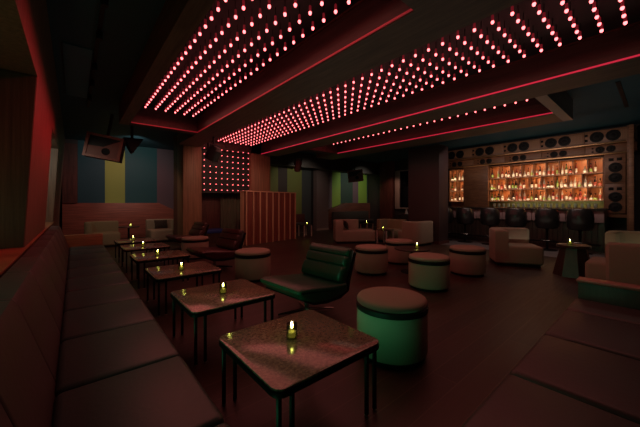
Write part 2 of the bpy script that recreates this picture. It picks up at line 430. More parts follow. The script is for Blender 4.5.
t = thing('banquette', 'dark brown leather bench seat in the near right corner', 'banquette', (0, 0, 0))
MB().box(.56, 3.5, -.25, .46, 0, .30, bev=.01).build('base', 'dark_wood', t)
xs = [.56, 1.03, 1.715, 2.395, 3.08, 3.52]
for a, b in zip(xs, xs[1:]):
    MB().box(a+.004, b-.004, -.04, .518, .30, .435, bev=.035, seg=4).build('seat_cushion', 'leather', t)
for a, b in zip(xs, xs[1:]):
    MB().prism([(-.045, .40), (-.14, .80), (-.27, .80), (-.27, .30), (-.05, .30)], 'x', a+.004, b-.004, bev=.014, seg=3).build('back_cushion', 'leather_back', t)
e = MB().box(3.54, 3.66, -.28, .50, 0, .575, bev=.004).build('end_board', 'end_dark', t)
MB().box(3.52, 3.68, -.29, .51, .575, .60, bev=.006).build('top_rail', 'end_top_lit', e)

# ================================================================ LOW TABLES AND CANDLES
def rrect(w, d, r, n=5):
    pts = []
    for cx, cy, a0 in ((w/2-r, d/2-r, 0), (-w/2+r, d/2-r, PI/2), (-w/2+r, -d/2+r, PI), (w/2-r, -d/2+r, 3*PI/2)):
        for k in range(n+1):
            a = a0+PI/2*k/n; pts.append((cx+r*math.cos(a), cy+r*math.sin(a)))
    return pts
TT = .435
TNAME = ['nearest', 'second', 'third', 'fourth', 'fifth', 'farthest']
tabs = [(1.09, 1.50), (1.095, 2.745), (1.095, 4.07), (1.095, 5.43), (1.095, 6.74), (1.095, 7.95)]
def low_table(label):
    t = thing('cocktail_table', label, 'table', (0, 0, 0), 0, 'low square tables in a row')
    MB().prism(rrect(.77, .73, .055), 'z', TT-.012, TT, bev=.003, seg=2).build('tabletop', 'stone', t)
    MB().prism(rrect(.775, .735, .057), 'z', TT-.042, TT-.012).build('rim', 'metal', t)
    for sx in (-1, 1):
        for sy in (-1, 1):
            for q in (0, 1):
                x = sx*(.352-.075*q); y = sy*.330
                l = MB().box(x-.0095, x+.0095, y-.0095, y+.0095, .006, TT-.042).build('leg', 'metal', t)
                MB().lathe([(.013, 0), (.013, .006)], n=10, c=(x, y)).build('foot', 'pale_metal', l)
    return t
def tl(i): return ['nearest low square stone table, in front of the banquette', 'low square stone table, second from the camera in the row', 'low square stone table, third from the camera in the row',
                   'low square stone table, fourth from the camera in the row', 'low square stone table, fifth from the camera in the row', 'farthest low square stone table of the row'][i]
t0 = low_table(tl(0)); t0.location = (*tabs[0], 0)
for i in range(1, 6): dup(t0, (*tabs[i], 0), 0, tl(i))

def candle(label):
    t = thing('candle_holder', label, 'candle', (0, 0, 0), 0, 'lit candles in glass holders')
    MB().lathe([(.026, 0), (.031, .012), (.031, .030), (.027, .035), (.031, .042), (.031, .074), (.0285, .074), (.0285, .044), (.025, .036), (.0285, .028), (.0285, .008), (0, .006)], n=20).build('glass_holder', 'candle_glass', t)
    MB().lathe([(0, .0085), (.024, .0085), (.024, .030), (.022, .033), (0, .034)], n=16).build('wax', 'wax', t)
    MB().lathe([(0, .046), (.006, .050), (.0085, .057), (.006, .066), (.0025, .073), (0, .077)], n=10).build('flame', 'flame', t)
    return t
cx = [(1.065, 1.535), (1.09, 2.72), (1.06, 4.02), (1.05, 5.38), (1.05, 6.70), (1.05, 7.95)]
c0 = candle('lit candle in glass on the nearest low square table'); c0.location = (*cx[0], TT); c0.scale = (1.12, 1.12, 1.28)
for i in range(1, 6):
    dup(c0, (*cx[i], TT), .4*i, 'lit candle in glass on the ' + ['', 'second', 'third', 'fourth', 'fifth', 'farthest'][i] + ' low square table of the row')

# ================================================================ OTTOMANS
def ottoman(label, r=.30):
    t = thing('ottoman', label, 'ottoman', (0, 0, 0), 0, 'round upholstered ottomans')
    MB().lathe([(r-.03, 0), (r-.03, .035)], n=40).build('plinth', 'strap', t); t.scale = (1, 1, 1.04)
    MB().lathe([(r-.02, .035), (r-.004, .045), (r, .06), (r, .368), (r-.004, .376)], n=48).build('drum', 'fabric', t)
    MB().lathe([(r-.008, .376), (r+.004, .380), (r+.004, .420), (r-.008, .424)], n=48).build('strap', 'strap', t)
    MB().lathe([(r-.012, .424), (r-.004, .430), (r-.003, .452), (r-.012, .466), (r-.035, .475), (r*.6, .480), (r*.25, .482), (0, .482)], n=48).build('top_cushion', 'fabric', t)
    return t
ot = [(2.115, 1.53, 'nearest round ottoman, beside the nearest low table'),
      (2.35, 4.56, 'round ottoman between the green chair and the red lit chair'),
      (4.25, 3.52, 'round ottoman just behind the back of the green chair'),
      (4.18, 2.33, 'round ottoman in mid floor with green lit side, in front of the black round table'),
      (5.52, 2.32, 'round ottoman beside the beige armchair with the green lit back'),
      (5.43, 3.72, 'round ottoman behind the black round table with a candle'),
      (2.20, 7.18, 'farthest round ottoman, at the left between two swivel chairs')]
o0 = ottoman(ot[0][2]); o0.location = (ot[0][0], ot[0][1], 0)
for x, y, l in ot[1:]: dup(o0, (x, y, 0), 0, l)

# ================================================================ SWIVEL CHAIRS (face -x locally)
def swivel(label, m):
    t = thing('swivel_chair', label, 'chair', (0, 0, 0), 0, 'low swivel lounge chairs')
    # seat cushion: scooped slab, front lip raised and rounded
    sp = [(-.40, .36), (-.425, .385), (-.415, .415), (-.36, .432), (-.20, .418), (0, .392), (.20, .375), (.31, .375), (.33, .27), (.20, .235), (0, .225), (-.20, .245), (-.34, .305)]
    MB().prism(sp, 'y', -.37, .37, bev=.04, seg=4).build('seat', m, t)
    # back: padded cushion in three channels along the recline, rounded corners
    def P2(u, w): return Vector((.215+.185*u, .385+.385*u)) + Vector((.9, -.43)).normalized()*w
    prof = [P2(0, -.02), P2(.03, -.035), P2(.20, -.05), P2(.40, -.038), P2(.435, -.018), P2(.47, -.036), P2(.60, -.042), P2(.70, -.034), P2(.73, -.016), P2(.76, -.032), P2(.88, -.034), P2(.97, -.012), P2(1.0, .03), P2(.97, .085), P2(.5, .11), P2(0, .10)]
    MB().prism([tuple(p) for p in prof], 'y', -.355, .355, bev=.045, seg=4).build('backrest', m, t)
    MB().prism([(.345, .40), (.41, .55), (.475, .70), (.505, .70), (.45, .55), (.39, .38), (.36, .26), (.22, .205), (0, .200), (-.2, .225), (-.345, .295), (-.335, .31), (-.2, .255), (0, .235), (.2, .245), (.325, .285)], 'y', -.35, .35, bev=.004, seg=1).build('shell', 'strap', t)
    MB().lathe([(.028, .045), (.028, .17), (.06, .190), (.11, .200)], n=18).build('pedestal', 'chrome', t)
    for k in range(4):
        a = PI/4+k*PI/2+.35
        ex, ey = .34*math.cos(a), .34*math.sin(a)
        MB().tube([(0, 0, .052), (ex*.5, ey*.5, .036), (ex, ey, .018)], [.017, .015, .010], n=8).build('foot', 'chrome' if m == 'green_leather' else 'metal', t)
    return t
s0 = swivel('dark green leather swivel lounge chair beside the second low table', 'green_leather'); s0.location = (2.10, 2.72, 0); s0.rotation_euler = (0, 0, .06)
s1 = swivel('black swivel lounge chair with red light on its seat, beside the fourth table', 'oxblood'); s1.location = (2.12, 5.72, 0); s1.rotation_euler = (0, 0, .12)
dup(s1, (2.35, 8.45, 0), .1, 'farthest black swivel lounge chair, by the wooden pier at the left')

# ================================================================ CLUB ARMCHAIRS (back towards -x locally, arm on +y side; front +x)
def lshape(W, D, T, r, mirror, cut):
    """outline of back along -x edge plus arm along the +y edge, outer corner rounded"""
    pts = [(-D/2, -W/2)]
    n = 8
    for k in range(n+1):
        a = PI-k*PI/2/n
        pts.append((-D/2+r+r*math.cos(a), W/2-r+r*math.sin(a)))
    pts += [(D/2-cut-.04, W/2), (D/2-cut, W/2-.06), (D/2-cut, W/2-T+.04), (D/2-cut-.04, W/2-T)]
    ri = max(r-T, .05)
    for k in range(n+1):
        a = PI/2+k*PI/2/n
        pts.append((-D/2+T+ri+ri*math.cos(a), W/2-T-ri+ri*math.sin(a)))
    pts += [(-D/2+T, -W/2)]
    if mirror: pts = [(x, -y) for x, y in reversed(pts)]
    return pts
def armchair(name, label, m, mirror=False, cut=.24, T=.19, W=.85, D=.85):
    t = thing(name, label, 'armchair', (0, 0, 0), 0, 'low upholstered club armchairs')
    s = -1 if mirror else 1
    MB().box(-D/2+.05, D/2-.05, -W/2+.04, W/2-.04, 0, .05).build('plinth', 'strap', t)
    y0, y1 = (-W/2+.004, W/2-.17) if not mirror else (-W/2+.17, W/2-.004)
    MB().box(-D/2+.16, D/2, min(y0, y1), max(y0, y1), .05, .42, bev=.05, seg=4).build('seat', m, t)
    MB().prism(lshape(W, D, T, .26, mirror, cut), 'z', .05, .74, bev=.045, seg=4).build('backrest', m, t)
    return t
def place(t, x, y, rz): t.location = (x, y, 0); t.rotation_euler = (0, 0, rz)
A = armchair('club_armchair', 'beige club armchair with green lit inner back, left of the pedestal table by the bar', 'fabric', cut=.07, T=.24); place(A, 7.25, 2.08, -1.05)
Bc = armchair('club_armchair', 'beige club armchair just beyond the end board of the right bench', 'fabric'); place(Bc, 6.17, .335, PI/2)
Cc = armchair('club_armchair', 'olive club armchair behind the pedestal table, farthest right', 'fabric_olive', True); place(Cc, 8.1, .30, PI)
Dc = armchair('club_armchair', 'beige club armchair at the middle back, facing the small metal table', 'fabric', cut=.42, T=.24, W=.9, D=1.3); place(Dc, 7.13, 6.68, -.63)
dup(Bc, (8.17, 5.07, 0), PI/2, 'beige club armchair seen from behind, standing against the dark pillar')
dup(Cc, (8.25, 6.05, 0), PI, 'olive club armchair left of the dark pillar, behind the one seen from behind')
dup(Cc, (.65, 10.9, 0), -PI/2, 'olive club armchair at the far end of the left banquette')
dup(Bc, (2.3, 11.05, 0), -PI/2, 'beige club armchair under the mauve stripe, right of the far candle table')
# throw pillows (lifted off the chairs at will: things of their own)
def pillow(label, m, loc, rz, tilt=-.35):
    tmp = bmesh.new(); bmesh.ops.create_cube(tmp, size=1); bmesh.ops.subdivide_edges(tmp, edges=tmp.edges[:], cuts=5, use_grid_fill=True)
    for v in tmp.verts:
        u, w = v.co.y*2, v.co.z*2
        f = (1-abs(u)**3)*(1-abs(w)**3)
        v.co = Vector((v.co.x*(.02+.12*f), v.co.y*.40*(1-.08*(1-abs(w))), v.co.z*.30*(1-.08*(1-abs(u)))))
    bmesh.ops.transform(tmp, matrix=Matrix.Rotation(tilt, 4, 'Y'), verts=tmp.verts)
    mb = MB(); mb.merge(tmp); o = mb.build('throw_pillow', m)
    o.location = loc; o.rotation_euler = (0, 0, rz)
    tag(o, label, 'pillow')
def on_chair(x, y, rz, lx, ly):
    return (x+lx*math.cos(rz)-ly*math.sin(rz), y+lx*math.sin(rz)+ly*math.cos(rz), .575)
pillow('dark throw pillow in the corner of the far left beige armchair', 'cushion_dark', on_chair(2.3, 11.05, -PI/2, -.09, -.02), -PI/2)
pillow('dark throw pillow against the back of the middle beige armchair', 'cushion_dark', on_chair(7.13, 6.68, -.63, -.26, -.06), -.63)

# ================================================================ SMALL TABLES
def pedestal_table(label, loc):
    t = thing('pedestal_table', label, 'table', loc)
    pts = lambda r: [(r*math.cos(PI/8+k*PI/4), r*math.sin(PI/8+k*PI/4)) for k in range(8)]
    mb = MB(); tmp = bmesh.new()
    lo = [tmp.verts.new((*p, 0)) for p in pts(.30)]; hi = [tmp.verts.new((*p, .50)) for p in pts(.19)]
    tmp.faces.new(lo); tmp.faces.new(hi)
    for k in range(8): tmp.faces.new((lo[k], lo[(k+1) % 8], hi[(k+1) % 8], hi[k]))
    bmesh.ops.recalc_face_normals(tmp, faces=tmp.faces); mb.merge(tmp); mb.build('pedestal', 'dark_wood', t, smooth=False)
    MB().lathe([(.225, .50), (.24, .505), (.24, .545), (.235, .55)], n=32).build('tabletop', 'dark_wood', t)
    return t
pedestal_table('dark faceted wooden pedestal table between the armchairs by the bar', (6.85, 1.03, 0))
dup(c0, (6.80, 1.07, .55), 0, 'lit candle in glass on the faceted wooden pedestal table')
def round_table(label, loc, h=.45, r=.32):
    t = thing('round_table', label, 'table', loc)
    MB().lathe([(r-.01, h-.03), (r, h-.025), (r, h-.004), (r-.004, h)], n=32).build('tabletop', 'dark_wood', t)
    MB().lathe([(.03, .02), (.03, h-.03)], n=14).build('stem', 'metal', t)
    MB().lathe([(.2, 0), (.2, .012), (.04, .02)], n=28).build('base', 'metal', t)
    return t
round_table('black round side table among the ottomans in mid floor', (4.86, 3.05, 0))
dup(c0, (4.92, 2.98, .45), 0, 'lit candle in glass on the black round table among the ottomans')
round_table('black round side table between the far left armchairs', (1.42, 11.75, 0), .5)
dup(c0, (1.45, 11.55, .50), 0, 'lit candle in glass on the round table between the far left armchairs')
def metal_table(label, loc, rz=0):
    t = thing('metal_side_table', label, 'table', loc, rz, 'small metal side tables at the back')
    MB().box(-.2, .2, -.2, .2, .43, .45, bev=.004).build('tabletop', 'dark_wood', t)
    for sx in (-1, 1):
        for sy in (-1, 1):
            MB().box(sx*.178-.018, sx*.178+.018, sy*.178-.018, sy*.178+.018, 0, .43).build('leg', 'pale_metal', t)
    return t
m0 = metal_table('small square table with pale legs in front of the middle armchair', (7.60, 5.73, 0))
dup(c0, (7.54, 5.77, .45), 0, 'lit candle in glass on the small square table by the middle armchair')
dup(m0, (9.4, 8.04, 0), 0, 'small square table behind the middle armchairs, before the far wainscot')
dup(c0, (9.35, 8.0, .45), 0, 'lit candle in glass farthest back, before the far wooden wainscot')
dup(m0, (6.95, 9.1, 0), 0, 'small square table beside the slatted booth')
dup(c0, (6.93, 8.95, .45), 0, 'lit candle in glass right of the slatted booth')
t = thing('bench_seat', 'dark bench against the olive striped wall behind the booth', 'bench', (0, 0, 0))
MB().box(6.4, 8.1, 10.25, 10.75, .30, .42, bev=.03).build('seat', 'leather', t)
MB().box(6.4, 8.1, 10.62, 10.78, .42, .80, bev=.03).build('backrest', 'maroon', t)
MB().box(6.45, 8.05, 10.35, 10.72, 0, .30).build('base', 'dark_wood', t)
t = thing('bench_seat', 'dark upholstered bench along the far wooden wainscot', 'bench', (0, 0, 0))
MB().box(9.75, 12.4, 10.1, 10.6, .30, .43, bev=.03).build('seat', 'leather', t)
MB().box(9.75, 12.4, 10.46, 10.61, .43, .86, bev=.03).build('backrest', 'cushion_dark', t)
MB().box(9.8, 12.35, 10.2, 10.58, 0, .30).build('base', 'dark_wood', t)
# console and pale vase below the dark window
t = thing('console_table', 'dark console table under the dark window', 'table', (12.25, 7.9, 0))
MB().box(-.18, .18, -.6, .6, .72, .75, bev=.004).build('tabletop', 'dark_wood', t)
for sx in (-1, 1):
    for sy in (-1, 1): MB().box(sx*.15-.02, sx*.15+.02, sy*.56-.02, sy*.56+.02, 0, .72).build('leg', 'dark_wood', t)
v = MB().lathe([(.05, 0), (.075, .02), (.06, .12), (.03, .2), (.035, .25), (.028, .25), (.024, .2), (0, .19)], n=20).build('vase', 'white'); v.location = (12.25, 7.98, .75)
tag(v, 'small pale vase under the sill of the dark window', 'vase')

# ================================================================ SLATTED BOOTH AND ALCOVE
t = thing('slatted_booth', 'waist high wooden booth with upright battens beside the lamp panel', 'booth', (4.0, 8.22, 0), .18)
W = 2.2; Hb = 1.65
MB().box(0, W, .03, .08, 0, Hb).build('front_panel', 'booth', t)
MB().box(0, .05, .08, .28, 0, Hb).build('side_panel', 'batten', t)
MB().box(W-.05, W, .08, .28, 0, Hb).build('side_panel', 'booth', t)
MB().box(-.02, W+.02, .0, .29, Hb, Hb+.03, bev=.005).build('top_board', 'batten', t)
for k in range(9):
    x = .02+k*(W-.06)/8
    MB().box(x, x+.03, -.005, .03, 0, Hb).build('batten', 'batten', t)
t = thing('alcove_bench', 'blue cushioned bench in the alcove under the upright lamp panel', 'bench', (3.45, 9.55, 0))
MB().box(-.38, .38, -.2, .32, 0, .32).build('base', 'dark_wood', t)
MB().box(-.38, .38, -.22, .32, .32, .44, bev=.03).build('seat', 'blue', t)
mb = MB()
pts = []
for k in range(41):
    x = 3.86+k*.02; pts.append((x, 9.86+.025*math.sin(k*1.1)))
mb.prism(pts+[(p[0], p[1]+.02) for p in reversed(pts)], 'z', .02, 1.62)
tag(mb.build('curtain', 'curtain'), 'grey green pleated curtain in the alcove beside the booth', 'curtain')

# ================================================================ HANGING SPEAKERS AND SPOTS
def box_speaker(label, loc, eul):
    t = thing('hanging_speaker', label, 'speaker', loc); t.rotation_euler = eul
    # front faces -y locally
    w, h, d = .36, .28, .30
    MB().box(-w, w, .02, d, -h, h, bev=.01).build('cabinet', 'black', t)
    MB().box(-w, -w+.055, -.03, .02, -h, h).box(w-.055, w, -.03, .02, -h, h).box(-w+.055, w-.055, -.03, .02, h-.055, h).box(-w+.055, w-.055, -.03, .02, -h, -h+.055).build('frame', 'speaker_frame', t)
    mb = MB()
    mb.prism([(-w+.055, -h+.055), (w-.055, -h+.055), (w-.055, h-.075), (.0, .0), (-w+.055, h-.30)], 'y', -.008, .019)
    mb.build('baffle', 'speaker_face', t)
    MB().lathe([(.085, 0), (.075, .012), (.03, .004), (0, .008)], n=20, mtx=Matrix.Translation((.06, -.010, -.10)) @ Matrix.Rotation(PI/2, 4, 'X')).build('cone', 'cone', t)
    MB().box(-.02, .02, .1, .2, h, CZ-loc[2]-.02).build('bracket', 'black', t)
    return t
box_speaker('wood framed loudspeaker hanging tilted before the left striped wall', (.53, 8.5, 2.62), (0, .17, -.30))
box_speaker('wood framed loudspeaker hanging before the far right lime stripes', (10.4, 9.6, 2.62), (0, -.12, -.75))
t = thing('hanging_speaker', 'black wedge loudspeaker hanging above the left teal stripe', 'speaker', (1.16, 9.0, 2.78))
MB().prism([(-.20, .2), (.24, .2), (.02, -.17), (-.02, -.17)], 'y', -.16, .16, bev=.01).build('cabinet', 'black', t)
MB().box(-.03, .03, -.03, .03, .2, CZ-2.78).build('bracket', 'black', t)

def spot(label, loc, rz, tilt, r, L, m='black', top=SZ):
    t = thing('stage_spotlight', label, 'spotlight', loc, rz)
    T = Matrix.Rotation(tilt, 4, 'X')
    MB().lathe([(r*.8, -L*.5), (r, -L*.45), (r, L*.30), (r*.55, L*.5)], n=24, mtx=T).build('can', m, t)
    MB().lathe([(0, -L*.49), (r*.7, -L*.505)], n=20, mtx=T).build('lens', 'dark_glass', t)
    MB().box(-r-.03, -r-.005, -.03, .03, 0, L*.55).box(r+.005, r+.03, -.03, .03, 0, L*.55).box(-r-.03, r+.03, -.03, .03, L*.55, L*.55+.03).build('yoke', 'black', t)
    MB().box(-.02, .02, -.02, .02, L*.55+.03, top-loc[2]-.001).build('hanger', 'black', t)
    return t
spot('large black stage spotlight hanging before the upright lamp panel', (2.80, 7.62, 2.60), .5, .5, .18, .38)
spot('dark red tapered spotlight hanging before the olive stripes', (6.35, 8.75, 2.70), 0, .2, .12, .48, 'maroon', CZ)

# ceiling track at the left with small heads
t = thing('track_light', 'black ceiling track light running along the left ceiling', 'track light', (0, 0, 0))
MB().box(.22, .26, 2.0, 8.3, CZ-.035, CZ-.001).build('track', 'black', t)
for y in (3.7, 4.5, 5.6, 6.4, 7.3):
    MB().lathe([(.03, CZ-.15), (.034, CZ-.145), (.034, CZ-.06), (.015, CZ-.035)], n=14, c=(.24, y)).build('lamp_head', 'black', t)

# ================================================================ BAR
t = thing('bar_counter', 'long bar counter with mauve leather front and dark top', 'bar', (0, 0, 0))
MB().box(10.30, 10.95, .90, 5.55, 1.11, 1.15, bev=.006).build('countertop', 'bar_top', t)
k = 0
y = .95
while y < 5.49:
    MB().box(10.38, 10.46, y+.004, min(y+.78, 5.5)-.004, .78, 1.11, bev=.02).build('front_panel', 'bar_front', t); y += .78
mb = MB(); mb.box(10.44, 10.5, .95, 5.5, .1, .78)
for i in range(38): mb.box(10.42, 10.445, .97+i*.118, 1.02+i*.118, .12, .78)
mb.build('slatted_panel', 'dark_wood', t)
MB().box(10.46, 10.9, .95, 5.5, .006, 1.11).build('body', 'dark_wood', t)
MB().tube([(10.2, 1.0, .22), (10.2, 5.45, .22)], .02).build('foot_rail', 'metal', t)
for y in (1.1, 2.55, 4.0, 5.3): MB().tube([(10.2, y, .22), (10.44, y, .22)], .012).build('rail_bracket', 'metal', t)

def bar_stool(label):
    t = thing('bar_stool', label, 'bar stool', (0, 0, 0), 0, 'black barrel bar stools')
    # barrel back: open shell wrapped round -x side
    mb = MB(); tmp = bmesh.new(); n = 24; R0, R1 = .265, .215
    cols = []
    for i in range(n+1):
        a = PI-1.75+3.5*i/n
        top = 1.14-.10*max(0, abs(i/n-.5)*2-.55)/.45
        c, s_ = math.cos(a), math.sin(a)
        cols.append([tmp.verts.new((r*c, r*s_, z)) for r, z in ((R0-.03, .62), (R0, .68), (R0+.01, .9), (R0, top-.03), (R0-.025, top), (R1, top-.03), (R1, .68), (R1, .62))])
    for a, b in zip(cols, cols[1:]):
        for q in range(8): tmp.faces.new((a[q], a[(q+1) % 8], b[(q+1) % 8], b[q]))
    tmp.faces.new(cols[0]); tmp.faces.new(list(reversed(cols[-1])))
    bmesh.ops.recalc_face_normals(tmp, faces=tmp.faces); mb.merge(tmp); mb.build('backrest', 'black_leather', t)
    MB().lathe([(.20, .60), (.225, .62), (.228, .70), (.21, .74), (.12, .755), (0, .757)], n=32).build('seat', 'black_leather', t)
    MB().lathe([(.03, .03), (.03, .56), (.07, .60)], n=14).build('pole', 'metal', t)
    MB().lathe([(.23, 0), (.23, .012), (.06, .03)], n=32).build('base', 'metal', t)
    ring = [(.17*math.cos(2*PI*q/24), .17*math.sin(2*PI*q/24), .28) for q in range(25)]
    MB().tube(ring, .009, n=6).tube([(0, 0, .28), (.17, 0, .28)], .008, n=6).tube([(0, 0, .28), (-.17, 0, .28)], .008, n=6).build('footrest', 'chrome', t)
    return t
yst = [4.82, 4.245, 3.484, 2.783, 2.048, 1.364]
lab = ['black barrel bar stool half hidden by the dark pillar'] + ['black barrel bar stool, %s to the right of the dark pillar' % w for w in ('first in full view', 'second in full view', 'third in full view', 'fourth in full view')] + ['black barrel bar stool at the right end of the bar']
b0 = bar_stool(lab[0]); b0.location = (9.94, yst[0]+.1, .006)
for i in range(1, 6): dup(b0, (9.94, yst[i], .006), 0, lab[i])

# ---- back bar: shelving wall
SX0, SX1 = 11.45, 11.75
t = thing('back_bar', 'orange lit wooden back bar shelving full of bottles', 'shelving', (0, 0, 0))
MB().box(SX1, 11.8, 1.0, 5.55, .9, 2.655).build('back_panel', 'bar_back', t)
MB().box(11.30, SX1, .98, 5.55, .006, 1.12, bev=.004).build('cabinet', 'dark_wood', t)
MB().box(11.28, SX1, .98, 5.55, 1.12, 1.16, bev=.004).build('counter', 'bar_top', t)
SH = [1.38, 1.775, 2.18]
MAIN = (1.08, 4.03); LEFTS = (4.94, 5.50)
NC = 9; CW = (MAIN[1]-MAIN[0])/NC
for z in SH+[2.62]:
    MB().box(SX0, SX1, MAIN[0], MAIN[1], z-.025, z).build('shelf', 'bar_shelf', t)
    MB().box(SX0, SX1, LEFTS[0], LEFTS[1], z-.025, z).build('shelf', 'bar_shelf', t)
tops = SH[1:]+[2.62]
for r, (z, zt) in enumerate(zip(SH, tops)):
    for c in range(NC+1):
        y = MAIN[0]+c*CW + (.12 if r == 1 and 0 < c < NC else 0)
        MB().box(SX0+.01, SX1, y-.011, y+.011, z, zt-.025).build('divider', 'bar_shelf', t)
    for y in (LEFTS[0], (LEFTS[0]+LEFTS[1])/2, LEFTS[1]):
        MB().box(SX0+.01, SX1, y-.011, y+.011, z, zt-.025).build('divider', 'bar_shelf', t)
MB().box(11.38, SX1, 4.05, 4.92, 1.16, 2.655, bev=.004).build('center_panel', 'bar_wood', t)
MB().box(11.40, SX1, .60, 1.06, .9, 2.655, bev=.004).build('side_panel', 'bar_wood', t)
tag(MB().box(11.36, 11.75, .46, 5.60, 2.66, 2.70, bev=.004).build('rail_shelf', 'brass'), 'long lower brass edged rail above the bottle shelves', 'rail')
tag(MB().box(11.26, 11.75, .46, 5.60, 2.945, 2.985, bev=.004).build('rail_shelf', 'brass'), 'long upper brass edged rail under the large bar speakers', 'rail')
t = thing('end_post', 'upright wooden post closing the right end of the bar wall', 'post', (0, 0, 0))
MB().box(11.12, 11.25, .47, .56, 0, 3.36, bev=.004).build('post', 'speaker_wood', t)
MB().box(11.18, 11.25, .562, .60, 0, 3.36).build('trim_board', 'bar_wood', t)

# speakers over the bar; local: front faces -x
def bar_speaker(label, h, r, fl=True, w=1.04, m='speaker_wood'):
    t = thing('bar_speaker', label, 'speaker', (0, 0, 0), 0, 'wooden loudspeakers framing the bar')
    MB().box(0, .3, -w/2+.003, w/2-.003, 0, h, bev=.006).build('cabinet', m, t)
    zc = h*.5
    # toward the right of the photo is -y
    for q, y in enumerate((.11+r, .08-r)):
        T = Matrix.Translation((-.001, y, zc)) @ Matrix.Rotation(-PI/2, 4, 'Y')
        wv = MB().lathe([(r, 0), (r, .012), (r*.86, .016), (r*.80, .004)], n=28, mtx=T).build('woofer', 'cone_ring', t)
        MB().lathe([(r*.80, .003), (r*.78, .006), (r*.4, .0035), (r*.3, .010), (0, .014)], n=24, mtx=T).build('cone', 'cone', wv)
    for q in (.30, .70):
        MB().box(-.012, 0, .15+2*r, .15+2*r+r*.42, h*q-r*.2, h*q+r*.2, bev=.003).build('tweeter', 'cone', t)
    if fl:
        mb = MB()
        for k in range(9): mb.box(-.008, 0, -.47+k*.032, -.447+k*.032, .05, h-.05)
        mb.build('fluted_panel', 'flute', t)
    return t
YS = [5.10, 4.06, 3.02, 1.98, .94]
dl = ['leftmost, beside the dark pillar', 'second from the left', 'in the middle', 'second from the right', 'rightmost, at the corner']
u0 = bar_speaker('wooden speaker cabinet of the top row above the bar, ' + dl[0], .37, .15); u0.location = (11.34, YS[0], 2.986)
for i in range(1, 5): dup(u0, (11.34, YS[i], 2.986), 0, 'wooden speaker cabinet of the top row above the bar, ' + dl[i])
l0 = bar_speaker('small wooden speaker cabinet between the two rails above the bar, ' + dl[0], .24, .095, False, m='bar_wood'); l0.location = (11.46, YS[0], 2.701)
for i in range(1, 5): dup(l0, (11.46, YS[i], 2.701), 0, 'small wooden speaker cabinet between the two rails above the bar, ' + dl[i])
def column_speaker(label, z):
    t = thing('column_speaker', label, 'speaker', (11.34, .83, z), 0, 'speakers of the bar end column')
    MB().box(0, .055, -.2, .2, 0, .80, bev=.004).build('cabinet', 'bar_wood', t)
    for zc in (.16, .44):
        T = Matrix.Translation((-.001, 0, zc)) @ Matrix.Rotation(-PI/2, 4, 'Y')
        wv = MB().lathe([(.135, 0), (.135, .012), (.116, .016), (.108, .004)], n=28, mtx=T).build('woofer', 'cone_ring', t)
        MB().lathe([(.108, .003), (.105, .006), (.05, .0035), (.04, .010), (0, .014)], n=24, mtx=T).build('cone', 'cone', wv)
    for y in (-.08, .08): MB().box(-.012, 0, y-.05, y+.05, .62, .70, bev=.003).build('tweeter', 'cone', t)
    return t
k0 = column_speaker('upper speaker of the column at the right end of the bar', 1.84)
dup(k0, (11.34, .83, 1.03), 0, 'lower speaker of the column at the right end of the bar')

# bottles
BPROF = {
 'tall':  [(.036, 0), (.038, .01), (.038, .17), (.033, .195), (.015, .225), (.014, .285), (.016, .288), (.016, .305), (0, .306)],
 'broad': [(.044, 0), (.046, .01), (.046, .13), (.040, .155), (.016, .175), (.015, .22), (.018, .222), (.018, .245), (0, .246)],
 'slim':  [(.030, 0), (.032, .01), (.031, .19), (.020, .225), (.013, .25), (.013, .31), (0, .312)],
 'squat': [(.048, 0), (.052, .012), (.050, .09), (.036, .13), (.017, .145), (.017, .185), (.02, .187), (.02, .21), (0, .211)]}
LABS = {'label': 'pale', 'label_green': 'green', 'label_red': 'red'}
_bm = {}
def bottle_mesh(shape, col, lm):
    k = (shape, col, lm)
    if k in _bm: return _bm[k]
    p = [(q[0]*.84, q[1]*.97) for q in BPROF[shape]]; mb = MB(); mb.lathe(p, n=14)
    mb.mi = 1; r = p[1][0]+.0015; z1 = p[2][1]
    mb.lathe([(r-.002, z1*.22), (r, z1*.24), (r, z1*.80), (r-.002, z1*.82)], n=14)
    mb.mi = 2; rt = p[-2][0]; zt = p[-1][1]
    mb.lathe([(rt+.002, zt-.035), (rt+.002, zt+.002), (0, zt+.003)], n=10)
    o = mb.build('bottle', ['bt_'+col, lm, 'cone' if col != 'clear' else 'brass']); _bm[k] = o.data; bpy.data.objects.remove(o)
    return _bm[k]
rows = ['bottom', 'middle', 'top']
def fill(y_hi, y_lo, z, place_txt, n, rr):
    w = (y_hi-y_lo)/n
    for i in range(n):
        if rr.random() < .06: continue
        shape = rr.choice(['tall', 'tall', 'broad', 'slim', 'squat', 'broad'])
        col = rr.choice(['amber', 'amber', 'dark brown', 'clear', 'clear', 'green', 'ruby'])
        lm = rr.choice(['label', 'label', 'label', 'label_green', 'label_red'])
        o = bpy.data.objects.new('bottle', bottle_mesh(shape, col, lm)); COL.objects.link(o)
        o.location = (SX0+.06+rr.random()*.07, y_hi-w*(i+.5)+0, z+.0005)
        sz = .95+rr.random()*.14; o.scale = (1, 1, min(sz, 1.08))
        tag(o, '%s %s bottle, %s from left in %s' % (shape, col, ordinal(i), place_txt), 'bottle', 'liquor bottles on the back bar shelves')
rr = random.Random(3)
for r, z in enumerate(SH):
    off = .12 if r == 1 else 0
    for c in range(NC):
        lo = MAIN[0]+c*CW+(off if c > 0 else 0)+.014; hi = MAIN[0]+(c+1)*CW+(off if c < NC-1 else 0)-.014
        if hi-lo < .1: continue
        fill(hi, lo, z, '%s box from right, %s shelf' % (ordinal(c), rows[r]), max(2, int((hi-lo)/.088)), rr)
    for q, w in enumerate(('right', 'left')):
        lo = LEFTS[0]+q*.28+.014
        fill(lo+.25, lo, z, '%s box, %s row of narrow left shelving' % (w, rows[r]), 2, rr)
